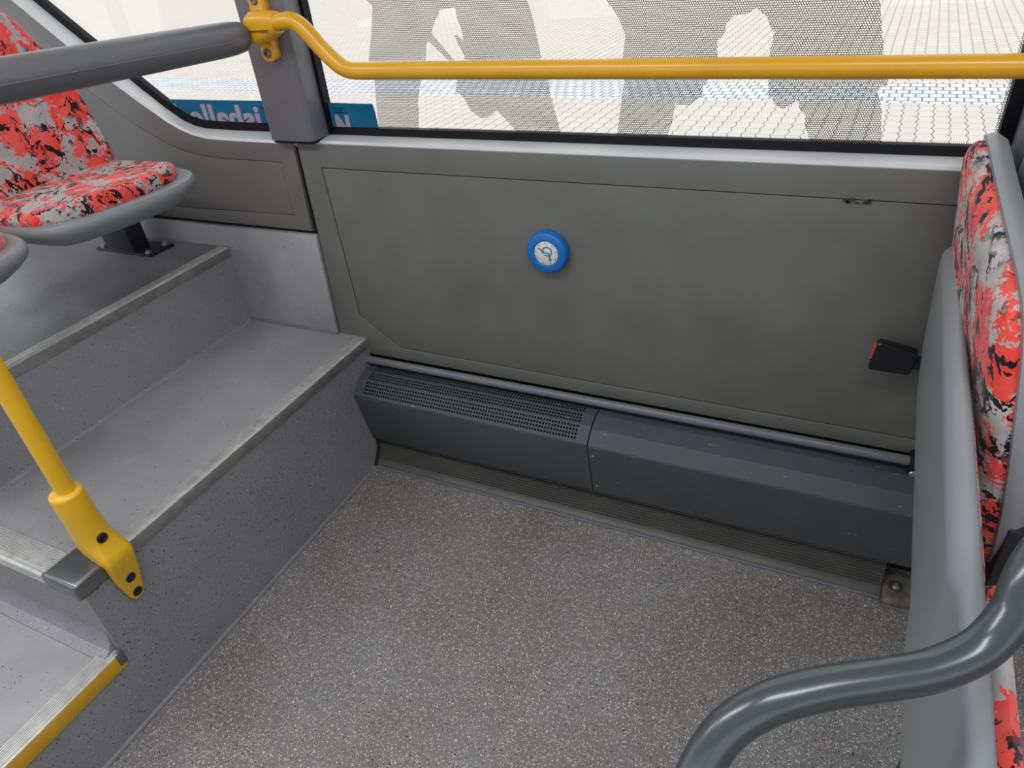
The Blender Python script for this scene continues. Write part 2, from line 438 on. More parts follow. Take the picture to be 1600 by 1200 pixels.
# wall_left: lining beside the seats with the rising window line
wl = bpy.data.objects.new('wall_left', None); COL.objects.link(wl); tag(wl, kind='structure')
top = [(-.093, 1.008), (-.30, 1.009), (-.40, 1.012), (-.452, 1.021), (-.492, 1.034), (-.532, 1.053), (-.62, 1.106), (-.714, 1.168), (-.824, 1.252), (-.992, 1.380), (-1.35, 1.65), (-1.7, 1.92)]
pane = [(-.152, .955), (-.155, .805), (-.55, .798), (-1.25, .785), (-1.25, 1.42), (-1.02, 1.27), (-.80, 1.125), (-.66, 1.035), (-.57, .992), (-.52, .975), (-.45, .962), (-.37, .957)]
body = top + [(-1.7, .757), (-.105, .763)]
plate('lining_border', M['lining'], wl, [body, pane], XZ(.012), .012, bevel=.0012)
plate('lining_field', M['lining'], wl, [groove(pane, .0015)], XZ(.012), .0112, bevel=.0012)
Bx('wall_core', M['darkgap'], wl, -1.7, -.094, .014, .045, .40, 1.0)
A_ = [(-.145, 1.012)] + [(x, z+.004) for x, z in top[1:]]
B_ = [(-.150, 1.023), (-.33, 1.023), (-.444, 1.026), (-.485, 1.033), (-.523, 1.047), (-.577, 1.080), (-.64, 1.126), (-.695, 1.168), (-.809, 1.253), (-.962, 1.369), (-1.28, 1.61), (-1.6, 1.85)]
bm = bmesh.new()
rings = []
for (ax, az), (bx, bz) in zip(A_, B_):
    rings.append([(ax, -.001, az-.006), (ax, .003, az), (bx, .048, bz), (bx, .06, bz), (bx, .06, bz-.03), (ax, .012, az-.03)])
loft(bm, rings); fin('window_ledge', bm, M['ledge'], wl)

# upper wall over the windows
uw = Bx('wall_top', M['wallother'], None, -4, 4.6, 0.0, .10, 2.02, 2.25); tag(uw, kind='structure')
# windows -----------------------------------------------------------
GY = .055
w1 = bpy.data.objects.new('window_1', None); COL.objects.link(w1); tag(w1, kind='structure')
w2 = bpy.data.objects.new('window_2', None); COL.objects.link(w2); tag(w2, kind='structure')
def seal(name, path, w, y0, y1, parent):
    """strip of width w whose outer edge is the path (x,z), inner edge to the left of travel"""
    P = [Vector(p) for p in path]; bm = bmesh.new(); rings = []
    for i, p in enumerate(P):
        t = ((P[min(i+1, len(P)-1)]-p) + (p-P[max(i-1, 0)])).normalized(); n = Vector((-t.y, t.x))
        a = p; c = p+n*w
        rings.append([(a.x, y0, a.y), (c.x, y0+.004, c.y), (c.x, y1, c.y), (a.x, y1, a.y)])
    loft(bm, rings); return fin(name, bm, M['black'], parent)
sp = list(reversed(B_))
seal('rubber_seal', sp, .0195, .043, .064, w1)
Bx('pane', M['glass'], w1, -4.0, -.12, GY+.001, GY+.005, 1.03, 2.04)
seal('rubber_seal', [(-.02, 2.02), (-.014, 1.0215), (1.487, 1.0215), (1.487, 2.02)][1:3], .0165, .043, .064, w2)
bm = bmesh.new(); box(bm, -.012, .0085, .040, .064, 1.022, 2.02); fin('side_seal', bm, M['black'], w2)
bm = bmesh.new(); box(bm, 1.466, 1.500, .040, .064, 1.022, 2.02); fin('side_seal', bm, M['black'], w2)
Bx('pane', M['glass'], w2, -.01, 1.48, GY+.001, GY+.005, 1.025, 2.04)
bm = bmesh.new()
v = [bm.verts.new(p) for p in ((.3, GY-.002, 1.037), (1.467, GY-.002, 1.037), (1.467, GY-.002, 1.043), (.3, GY-.002, 1.043))]; bm.faces.new(v)
v = [bm.verts.new(p) for p in ((1.460, GY-.002, 1.043), (1.467, GY-.002, 1.043), (1.467, GY-.002, 2.0), (1.460, GY-.002, 2.0))]; bm.faces.new(v)
fin('dotted_edge', bm, M['frit'], w2, smooth=False)
# pillars
def pillar(name, x0, x1, z0):
    bm = bmesh.new()
    pr = [(x0+.004, .062), (x0, -.018), (x0+.012, -.030), (x1-.012, -.030), (x1, -.020), (x1-.006, .062)]
    loft(bm, [[(x, y, z) for x, y in pr] for z in (z0, 2.05)])
    return tag(fin(name, bm, M['pillar'], bevel=.003), kind='structure')
pillar('trim_1', -.141, .004, 1.0205)
pillar('trim_2', 1.486, 1.66, 1.024)
tag(Bx('trim_3', M['panel'], None, 1.66, 4.0, -.002, .06, 0, 2.05), kind='structure')
bm = bmesh.new(); box(bm, -.132, -.004, -.020, .05, 1.0125, 1.021); tag(fin('pillar_gap_shade', bm, M['darkgap']), kind='structure')  # dark-coloured strip standing in for the shaded gap under the pillar

# ------------------------------------------------------------------ stickers on the glass
FY = GY-.0012
def film_shape(pts, label, group=None):
    o = plate('window_sticker', M['film'], None, pts, ((0, FY, 0), (1, 0, 0), (0, 0, 1), (0, -1, 0)), .00003)
    return tag(o, label, 'sticker', group)
SIL1 = [(.184,1.32),(.197,1.308),(.180,1.25),(.159,1.196),(.165,1.15),(.156,1.084),(.151,1.0385),(.269,1.0385),(.279,1.086),(.277,1.096),(.296,1.15),(.318,1.193),(.325,1.225),(.332,1.232),(.386,1.184),(.400,1.184),(.347,1.243),(.343,1.250),(.355,1.271),(.367,1.284),(.370,1.293),(.411,1.297),(.412,1.274),(.420,1.257),(.422,1.230),(.407,1.244),(.400,1.241),(.411,1.217),(.420,1.201),(.418,1.186),(.394,1.147),(.385,1.128),(.404,1.113),(.420,1.084),(.443,1.067),(.464,1.069),(.489,1.085),(.534,1.0385),(.643,1.0385),(.623,1.119),(.619,1.149),(.607,1.19),(.593,1.266),(.575,1.33),(.60,1.45),(.585,1.62),(.53,1.70),(.42,1.72),(.39,1.78),(.34,1.80),(.30,1.77),(.29,1.70),(.20,1.66),(.15,1.56),(.14,1.42)]
SIL2 = [(.752,1.296),(.779,1.262),(.791,1.232),(.785,1.187),(.789,1.148),(.773,1.0385),(.883,1.0385),(.893,1.071),(.896,1.103),(.925,1.101),(.949,1.119),(.951,1.137),(.961,1.151),(.975,1.188),(.972,1.219),(.985,1.23),(.987,1.249),(1.0,1.261),(1.028,1.264),(1.037,1.272),(1.059,1.256),(1.063,1.244),(1.074,1.231),(1.069,1.19),(1.076,1.118),(1.081,1.121),(1.09,1.103),(1.106,1.096),(1.131,1.114),(1.134,1.098),(1.147,1.087),(1.148,1.066),(1.162,1.0385),(1.286,1.0385),(1.276,1.099),(1.262,1.134),(1.278,1.141),(1.276,1.152),(1.263,1.187),(1.24,1.276),(1.25,1.40),(1.24,1.58),(1.17,1.66),(1.06,1.69),(1.04,1.76),(.99,1.79),(.94,1.75),(.93,1.68),(.82,1.64),(.74,1.55),(.72,1.40)]
film_shape([SIL1], 'dotted black film on the window glass, pair of legs with a thin rod between them')
film_shape([SIL2], 'dotted black film on the window glass, pair of legs nearer the red folding seat')
BA, BB = ((0, FY-.0002, 0), (1, 0, 0), (0, 0, 1), (0, -1, 0)), ((0, FY-.0008, 0), (1, 0, 0), (0, 0, 1), (0, -1, 0))
b1 = tag(plate('window_banner', M['bluefilm'], None, [[(-.70, 1.028), (-.12, 1.028), (-.12, 1.099), (-.70, 1.101)]], BA, .0004), 'blue lettered strip along the bottom of the left window pane', 'sticker', 'blue strips on the glass')
b2 = tag(plate('window_banner', M['bluefilm'], None, [[(-.01, 1.028), (.1515, 1.028), (.1495, 1.075), (.146, 1.0955), (-.01, 1.097)]], BA, .0004), 'short blue strip with a pale N, right of the window pillar', 'sticker', 'blue strips on the glass')
def lettering(body, x0, x1, z0, h, parent, mirror, mat='letter', slant=0, bold=.03):
    me = text_outline(body, 1.0, bold); bm = bmesh.new(); bm.from_mesh(me)
    xs = [v.co.x for v in bm.verts]; zs = [v.co.y for v in bm.verts]
    a, b_, c, d = min(xs), max(xs), 0.0, max(zs)
    for v in bm.verts:
        t = (v.co.x-a)/(b_-a); k = (v.co.y-c)/(d-c)
        if mirror: t = 1-t
        v.co = Vector((x0+(x1-x0)*t, FY-.0009+(v.co.z*.3), z0+h*k))
    fin('lettering', bm, M[mat], parent)
lettering('ishalle', -.500, -.232, 1.022, .067, b1, True, bold=.03)
lettering('E', -.213, -.168, 1.022, .067, b1, True, bold=.05)
lettering('k', -.585, -.538, 1.022, .067, b1, True, bold=.05)
lettering('N', .0205, .0655, 1.012, .056, b2, False, bold=.07)
bm = bmesh.new()
for k, (xa, xb) in enumerate(((.022, .056), (.023, .050), (.025, .062))):
    x = xa; z = 1.083-.0052*k
    while x < xb:
        w = random.uniform(.0015, .004); box(bm, x, x+w, FY-.0014, FY-.0008, z, z+random.uniform(.0010, .0022)); x += w+.0008
fin('small_print', bm, M['smallprint'], b2)
bm = bmesh.new()
for k, (xa, xb) in enumerate(((-.222, -.20), (-.221, -.195), (-.216, -.19))):
    x = xa; z = 1.083-.0052*k
    while x < xb:
        w = random.uniform(.0015, .004); box(bm, x, x+w, FY-.0014, FY-.0008, z, z+random.uniform(.0010, .0022)); x += w+.0008
fin('small_print', bm, M['smallprint'], b1)

# ------------------------------------------------------------------ stepped podium
H1, H2, H3 = .218, .432, .684
st = empty('stepped_podium', (0, 0, 0), 'grey speckled vinyl steps climbing left from the floor to the seats', 'steps')
def arc(cx_, cz_, rad, a0, a1, n=5):
    return [(cx_+rad*math.cos(math.radians(a0+(a1-a0)*k/n)), cz_+rad*math.sin(math.radians(a0+(a1-a0)*k/n))) for k in range(n+1)]
# risers: solid core ; treads: thin sheets
bm = bmesh.new()
pr = [(0, 0), (0, H2-.002), (-.438, H2-.002)] + arc(-.438, H2+.010, .012, 270, 180) + [(-.45, H3-.002), (-1.7, H3-.002), (-1.7, 0)]
loft(bm, [[(x, y, z) for x, z in pr] for y in (.0, -1.0)])
fin('riser_cladding', bm, M['podium'], st)
bm = bmesh.new()
pr = [(0, 0), (0, H1-.002), (-1.7, H1-.002), (-1.7, 0)]
loft(bm, [[(x, y, z) for x, z in pr] for y in (-1.0001, -1.9)])
# coved foot of the side riser
loft(bm, [[(x, -1.0001-dy, H1-.002+dz) for dy, dz in ((0, .055), (.004, .03), (.014, .012), (.035, .0025), (.035, 0), (0, 0))] for x in (-.012, -1.7)])
fin('riser_cladding', bm, M['podium'], st)
bm = bmesh.new(); box(bm, -.436, -.001, -.998, .004, H2-.003, H2); fin('tread_sheet', bm, M['tread'], st)
bm = bmesh.new(); box(bm, -1.7, -.452, -.998, .004, H3-.003, H3); fin('tread_sheet', bm, M['upper'], st)
bm = bmesh.new(); box(bm, -1.7, -.002, -1.9, -1.036, H1-.003, H1+.0005); fin('tread_sheet', bm, M['tread'], st)
# upstand on the side wall
bm = bmesh.new()
loft(bm, [[(-1.7, y, H2), (-.104, y, H2), (-.092, y, .752), (-1.7, y, .746)] for y in (.011, -.006)])
fin('wall_upstand', bm, M['tread'], st, bevel=.002)
bm = bmesh.new(); box(bm, -.455, -.10, -.014, -.004, H2, H2+.008); fin('sealant_line', bm, M['seam'], st)
bm = bmesh.new(); tube(bm, [(.003, -.10, .002), (.003, -1.9, .002)], .0075, 10); fin('floor_seam', bm, M['seam'], st)
def nosing(y0, y1, x, z, top=.034, drop=.028, face='aludark', name='step_nosing', yband=False):
    """aluminium angle along y with fluted top"""
    n = 7; pr = [(x-top, z+.0005)]
    for k in range(n):
        a = x-top+.003+(top-.006)*k/n; w = (top-.006)/n
        pr += [(a, z+.003), (a+w*.5, z+.003), (a+w*.55, z+.0006), (a+w*.95, z+.0006)]
    pr += [(x+.002, z+.003), (x+.004, z+.001)]
    pr += [(x+.004, z-.004), (x-.004, z-.004), (x-.004, z)]
    bm = bmesh.new(); loft(bm, [[(a, y, b) for a, b in pr] for y in (y0, y1)]); o = fin(name, bm, M['alu'], st, angle=20)
    bm = bmesh.new(); box(bm, x-.001, x+.0045, y1, y0, z-drop, z-.001)
    fin('nosing_face', bm, M['yband'] if yband else M[face], o, bevel=.001)
    return o
def screw(x, y, z, ax, parent, mat='bolt', rr=.0035, hh=.0015):
    bm = bmesh.new(); lathe(bm, (x, y, z), ax, [(rr, 0), (rr, hh*.6), (rr*.7, hh), (rr*.45, hh), (rr*.35, hh*.3)], 14)
    return fin('screw', bm, M[mat], parent)
n3 = nosing(-.012, -1.0, -.45, H3)
n2 = nosing(-.012, -.925, 0, H2, drop=.031)
n1 = nosing(-1.002, -1.88, 0, H1, top=.040, drop=.040, yband=True)
for y in (-.28, -.47, -.80): screw(-.017, y, H2+.0028, (0, 0, 1), n2)
for y in (-.2, -.5): screw(-.467, y, H3+.0028, (0, 0, 1), n3)
# corner cap casting
bm = bmesh.new(); box(bm, -.095, .006, -1.012, -.928, H2-.040, H2+.0045)
tag(fin('corner_cap', bm, M['cast'], st, bevel=.009, seg=4), 'cast metal corner cap')
screw(-.020, -.945, H2+.0045, (0, 0, 1), st)
# side nosing along x
bm = bmesh.new(); w = .058; pr = [(-1.008+w, H2+.0005)]
for k in range(9):
    a = -1.006+w-.003-(w-.008)*k/9; q = (w-.008)/9
    pr += [(a, H2+.0035), (a-q*.5, H2+.0035), (a-q*.55, H2+.0006), (a-q*.95, H2+.0006)]
pr += [(-1.006, H2+.0035), (-1.012, H2), (-1.012, H2-.024), (-1.004, H2-.024), (-1.004, H2-.003)]
loft(bm, [[(x, y, z) for y, z in pr] for x in (-.0955, -1.6)])
sn = fin('step_nosing', bm, M['alu'], st, angle=20)
screw(-.108, -.975, H2+.0035, (0, 0, 1), sn)
bm = bmesh.new(); box(bm, -.046, .004, -1.004, -.998, H1-.004, H1+.006); box(bm, -.002, .0065, -1.016, -.998, H1-.030, H1+.006)
fin('end_cap', bm, M['cast'], st, bevel=.002)

# ------------------------------------------------------------------ ribbed kick strip at the floor
bs = bpy.data.objects.new('baseboard_back', None); COL.objects.link(bs); tag(bs, kind='structure')
pr = [(-.03, .20), (-.045, .125)]
nr = 12
for k in range(nr):
    t = k/nr; y = -.052-.030*t**1.3; z = .118-.096*t; dz = .096/nr
    pr += [(y-.0022, z), (y-.0022, z-dz*.5), (y+.0022, z-dz*.58), (y+.0022, z-dz*.92)]
pr += [(-.084, .020), (-.094, .016), (-.100, .010), (-.1015, .003), (-.098, 0), (0, 0), (0, .20)]
bm = bmesh.new(); loft(bm, [[(x, y, z) for y, z in pr] for x in (.004, 1.482)]); fin('ribbed_strip', bm, M['ribs'], bs, angle=25)
bm = bmesh.new(); tube(bm, [(.004, -.1005, .0035), (1.482, -.1005, .0035)], .005, 10); fin('edge_bead', bm, M['tube'], bs)
bm = bmesh.new(); tube(bm, [(.0035, -.108, .001), (.004, -.075, .05), (.004, -.060, .105)], .0045, 8); fin('end_gap', bm, M['darkgap'], bs)

# ------------------------------------------------------------------ heater covers
HP = [(-.004, .3445), (-.046, .3435), (-.080, .3330), (-.1165, .2985)]     # top facets (y, z)
HF = [(-.118, .290), (-.082, .108), (-.066, .104)]
def cover(x0, x1, name, label, grille):
    t = empty(name, ((x0+x1)/2, -.06, .104), label, 'heater cover')
    bm = bmesh.new()
    if grille:
        pitch = .0086; g0, g1 = x0+.030, x1-.022; ncol = int((g1-g0)/pitch)
        bands = [(0, 3, .12, .95), (1, 3, .1, .93), (2, 4, .06, .90)]
        xs = [x0]
        for c in range(ncol): xs += [g0+c*pitch, g0+c*pitch+pitch*.62]
        xs += [x1]
        for seg, rows, f0, f1 in bands:
            (ya, za), (yb, zb) = HP[seg], HP[seg+1]
            ts = [0]
            for r_ in range(rows):
                d = (f1-f0)/rows; ts += [f0+d*r_, f0+d*(r_+.62)]
            ts += [1]
            V = [[bm.verts.new((x, ya+(yb-ya)*q, za+(zb-za)*q)) for x in xs] for q in ts]
            for i in range(len(ts)-1):
                for j in range(len(xs)-1):
                    if i % 2 == 1 and j % 2 == 1: continue
                    bm.faces.new((V[i][j], V[i][j+1], V[i+1][j+1], V[i+1][j]))
        bmesh.ops.remove_doubles(bm, verts=bm.verts, dist=1e-5)
        R = bmesh.ops.recalc_face_normals(bm, faces=bm.faces)
        ext = bmesh.ops.extrude_face_region(bm, geom=list(bm.faces))
        bmesh.ops.translate(bm, vec=(0, .0012, -.0014), verts=[v for v in ext['geom'] if isinstance(v, bmesh.types.BMVert)])
        fin('perforated_grille', bm, M['heater'], t, angle=15)
        bm = bmesh.new(); loft(bm, [[(x, y+.010, z-.008) for y, z in HP+[(-.04, .27)]] for x in (x0+.004, x1-.004)])
        fin('inner_core', bm, M['darkgap'], t)
        bm = bmesh.new(); pr = [HP[3]]+HF+[(-.07, .11), (-.112, .288)]
        loft(bm, [[(x, y, z) for y, z in pr] for x in (x0, x1)]); fin('front_plate', bm, M['heater'], t, bevel=.001)
    else:
        pr = [(-.002, .3445), (-.040, .3435), (-.084, .3285), (-.1155, .2975), (-.118, .292)]+HF[1:]+[(-.01, .2)]
        bm = bmesh.new(); loft(bm, [[(x, y, z) for y, z in pr] for x in (x0, x1)]); fin('cover_body', bm, M['heater'], t, bevel=.0012, angle=12)
        for z in (.262, .135):
            y = -.118+(.290-z)*.036/.182
            screw(x0+.012, y, z, (0, -1, -.2), t, rr=.004)
        screw(x1-.02, -.086, .135, (0, -1, -.2), t, rr=.004)
    return t
cover(.004, .7435, 'heater_cover', 'dark heater cover with rows of square perforations, beside the steps', True)
cover(.746, 1.56, 'heater_cover', 'plain dark heater cover, right of the perforated one', False)
# slim tube above the heater
t = empty('wall_tube', (.74, -.022, .372), 'slim blue-grey tube along the foot of the lining panel', 'tube')
Tube('tube', M['tube'], t, [(-.004, -.018, .3655), (1.50, -.022, .372)], .0115, 16)
bm = bmesh.new(); box(bm, 1.470, 1.515, -.042, -.001, .345, .392)
br = fin('bracket', bm, M['boltblack'], t, bevel=.004)
screw(1.480, -.042, .352, (0, -1, .2), br, rr=.007, hh=.004)
# rusty floor bracket
t = empty('floor_bracket', (1.53, -.08, 0), 'rust-stained steel bracket bolted to the floor under the folding seat', 'bracket')
bm = bmesh.new(); box(bm, 1.484, 1.60, -.126, -.02, 0, .028); fin('plate', bm, M['rust'], t, bevel=.003)
bm = bmesh.new(); lathe(bm, (1.512, -.075, .028), (0, 0, 1), [(.012, 0), (.012, .002), (.007, .002), (.007, .008), (.004, .008), (.003, .004)], 18)
fin('bolt', bm, M['bolt'], t)
bm = bmesh.new(); lathe(bm, (1.512, -.075, .0275), (0, 0, 1), [(.017, 0), (.017, .0012)], 18); fin('rust_ring', bm, M['mark'], t)
bm = bmesh.new(); box(bm, 1.484, 1.60, -.129, -.1262, .0, .012); fin('edge_strip', bm, M['aludark'], t)

# ------------------------------------------------------------------ call button
t = empty('call_button', (.6213, 0, .7789), 'round blue wheelchair call button on the grey lining panel', 'button')
c = Vector((.6213, 0, .7789))
bm = bmesh.new(); lathe(bm, c, (0, -1, 0), [(.052, 0), (.053, .004), (.0525, .014), (.0495, .021), (.046, .0235), (.033, .0235), (.0315, .022), (.0315, .0195)], 64)
fin('housing', bm, M['blue'], t, angle=40)
bm = bmesh.new(); lathe(bm, c, (0, -1, 0), [(.0318, .018), (.0318, .0202), (.0305, .0204)], 48); fin('dark_ring', bm, M['boltblack'], t)
bm = bmesh.new(); lathe(bm, c, (0, -1, 0), [(.0302, .018), (.0302, .0212), (.0296, .0216)], 48); fc = fin('face', bm, M['white'], t)
K = .0300/150
def q(px, py): return c + Vector(((px-742)*K, -.0222, -(py-612)*K*150/158))
bm = bmesh.new()
wheel = []
for k in range(19):
    a = math.radians(200-255*k/18*1.0)
    wheel.append(q(757+56*math.cos(a), 585-58*math.sin(a)))
tube(bm, wheel, .0020, 8)
tube(bm, [q(640, 553), q(664, 548), q(706, 605), q(778, 606), q(793, 690)], .0021, 8)
tube(bm, [q(718, 638), q(782, 638)], .0017, 8)
lathe(bm, q(792, 695)+Vector((0, .001, 0)), (0, -1, 0), [(.0034, 0), (.0034, .0012)], 16)
for v in bm.verts: v.co.y = -.0214-(abs(v.co.y+.0222))*.15-.0002 if v.co.y > -.0222 else -.0219
fin('wheelchair_symbol', bm, M['symbol'], fc)
bm = bmesh.new()
for k in range(9):
    a = math.radians(12+40*k); a0 = Vector((math.cos(a), 0, math.sin(a))); b0 = Vector((-math.sin(a), 0, math.cos(a)))
    p = c + a0*.0262; p.y = -.0217
    for s in (-1, 1):
        e = p + b0*.0014*s
        box(bm, e.x-.0009, e.x+.0009, -.0222, -.0212, e.z-.0009, e.z+.0009)
fin('tactile_dots', bm, M['mark'], fc)

# ------------------------------------------------------------------ handrails
t = empty('yellow_handrail', (.7, -.08, 1.196), 'bright yellow tube handrail running across the large window', 'handrail')
rail = [(.012, -.075, 1.296), (.045, -.080, 1.300), (.072, -.082, 1.3005), (.093, -.082, 1.291), (.112, -.082, 1.273), (.140, -.081, 1.241), (.170, -.080, 1.213), (.19, -.080, 1.2015), (.214, -.080, 1.197), (.26, -.080, 1.1965)]
Tube('tube', M['yellow'], t, smoothpath(rail, 6)+[(.6, -.08, 1.196), (1.0, -.08, 1.1955), (1.44, -.08, 1.195), (1.62, -.08, 1.195)], .0182, 28)
cl = None
bm = bmesh.new()
rings = []
for k, (x, hx, hz) in enumerate(((-.052, 0, .030), (-.040, 0, .036), (-.012, 0, .031), (.010, 0, .027), (.022, 0, .0225), (.026, 0, .020))):
    ang = 0; rings.append([(x, -.072+p[0], 1.286+.010*(x+.05)/.07+p[1]) for p in rrect(.058 if k < 3 else .048, hz*2, .018, 5)])
loft(bm, rings); cl = fin('clamp', bm, M['yellow'], t, angle=50)
bm = bmesh.new(); rings = []
for y in (-.030, -.055): rings.append([(-.046+p[0], y, 1.289+p[1]) for p in rrect(.040, .152, .016, 5)])
loft(bm, rings); bp = fin('mounting_plate', bm, M['yellow'], t, bevel=.003)
for z in (1.343, 1.232):
    bm = bmesh.new(); lathe(bm, (-.046, -.056, z), (0, -1, 0), [(.0105, -.002), (.0105, .002), (.008, .005), (.004, .005), (.0035, .001)], 20)
    fin('bolt', bm, M['rust'], bp)
bm = bmesh.new(); box(bm, -.042, .016, -.1055, -.0995, 1.2850, 1.2862)
fin('clamp_joint', bm, M['darkgap'], t)
bm = bmesh.new(); tube(bm, [(1.495, -.08, 1.195), (1.508, -.08, 1.195), (1.56, -.08, 1.195)], [.020, .025, .025], 24); fin('clamp', bm, M['yellow'], t)
bm = bmesh.new(); tube(bm, [(1.535, -.08, 1.195), (1.535, -.028, 1.195)], .016, 20); fin('wall_stub', bm, M['yellow'], t)

t = empty('grey_handrail', (-.09, -.5, 1.28), 'thick padded grey bar running from the yellow clamp in front of the upper seats', 'handrail')
Tube('padded_bar', M['greybar'], t, [(-.0625, -.1015, 1.2752), (-.0627, -.1025, 1.2753), (-.063, -.109, 1.2756), (-.065, -.135, 1.2762), (-.067, -.17, 1.277), (-.076, -.35, 1.283), (-.092, -.65, 1.293), (-.112, -1.0, 1.304)], [.022, .0275, .031, .0345, .0355, .036, .0362, .0362], 36)
Tube('bar_seam', M['pillar'], t, [(-.0275, -.17, 1.274), (-.036, -.35, 1.280), (-.052, -.65, 1.290), (-.072, -1.0, 1.301)], .0009, 8)

t = empty('yellow_pole', (-.035, -.915, .43), 'upright yellow grab pole bolted to the corner of the middle step', 'pole')
Tube('pole', M['ywear'], t, [(-.0265, -.918, .47), (-.0265, -.916, 1.2), (-.0265, -.916, 2.245)], .0182, 28)
bm = bmesh.new(); rings = []
for z, x0, x1, hy, cy, rr in ((.606, -.0625, -.0105, .026, -.916, .0255), (.603, -.0665, -.0065, .030, -.916, .0295), (.598, -.0675, -.0055, .031, -.916, .0305), (.53, -.0675, -.0045, .031, -.915, .029),
        (.490, -.0665, -.002, .031, -.914, .025), (.470, -.060, .006, .032, -.913, .018), (.452, -.045, .020, .033, -.912, .014), (.440, -.020, .027, .033, -.911, .010), (.428, .0045, .0275, .032, -.911, .008),
        (.410, .0045, .0245, .031, -.911, .008), (.375, .0015, .0190, .028, -.911, .007), (.345, .0012, .0150, .022, -.911, .006), (.322, .0012, .0140, .018, -.911, .006), (.308, .0012, .0130, .012, -.911, .005), (.3035, .0015, .0110, .006, -.911, .0035)):
    sh = .010*min(1, max(0, (z-.44)/.06)); rings.append([((x0+x1)/2+p[0]+sh, cy+p[1]-.005, z) for p in rrect(x1-x0, hy*2, min(rr, (x1-x0)/2-.0005, hy-.0005), 6)])
loft(bm, rings); ft = fin('foot_bracket', bm, M['ywear'], t, angle=60)
for x, z, nx in ((.0085, .488, .5), (.0187, .370, .12), (.0140, .3245, .06)):
    bm = bmesh.new(); lathe(bm, (x, -.920 if z > .4 else -.916, z), (1, 0, 0), [(.0108, -.003), (.0108, .0012), (.0095, .0022), (.0062, .0022), (.0055, .0012)], 24)
    fin('bolt', bm, M['boltblack'], ft)

t = empty('curved_rail', (1.2132, -1.17, .70), 'glossy dark grey curved tube rail in the lower right foreground', 'rail')
cur = [(1.2210, -1.2470, .7275), (1.2184, -1.2081, .8443), (1.2174, -1.1708, .8940), (1.2216, -1.1485, .9202), (1.2346, -1.1250, .9418), (1.2583, -1.1025, .9547), (1.2909, -1.0779, .9563), (1.3290, -1.0534, .9539), (1.3655, -1.0292, .9523), (1.3967, -1.0020, .9584), (1.4143, -.9780, .9774), (1.4193, -.9616, .9955), (1.4266, -.9439, 1.0081), (1.4397, -.9219, 1.0189), (1.4588, -.8983, 1.0273), (1.5051, -.8563, 1.0318), (1.56, -.82, 1.032), (1.61, -.80, 1.02), (1.63, -.795, .97), (1.632, -.795, .90), (1.632, -.795, 0.0)]
Tube('tube', M['railgrey'], t, smoothpath(cur, 6), .0158, 32)
Tube('lower_stem', M['railgrey'], t, [(1.2212, -1.2475, .729), (1.224, -1.262, .60), (1.225, -1.265, 0.0)], .0156, 28)

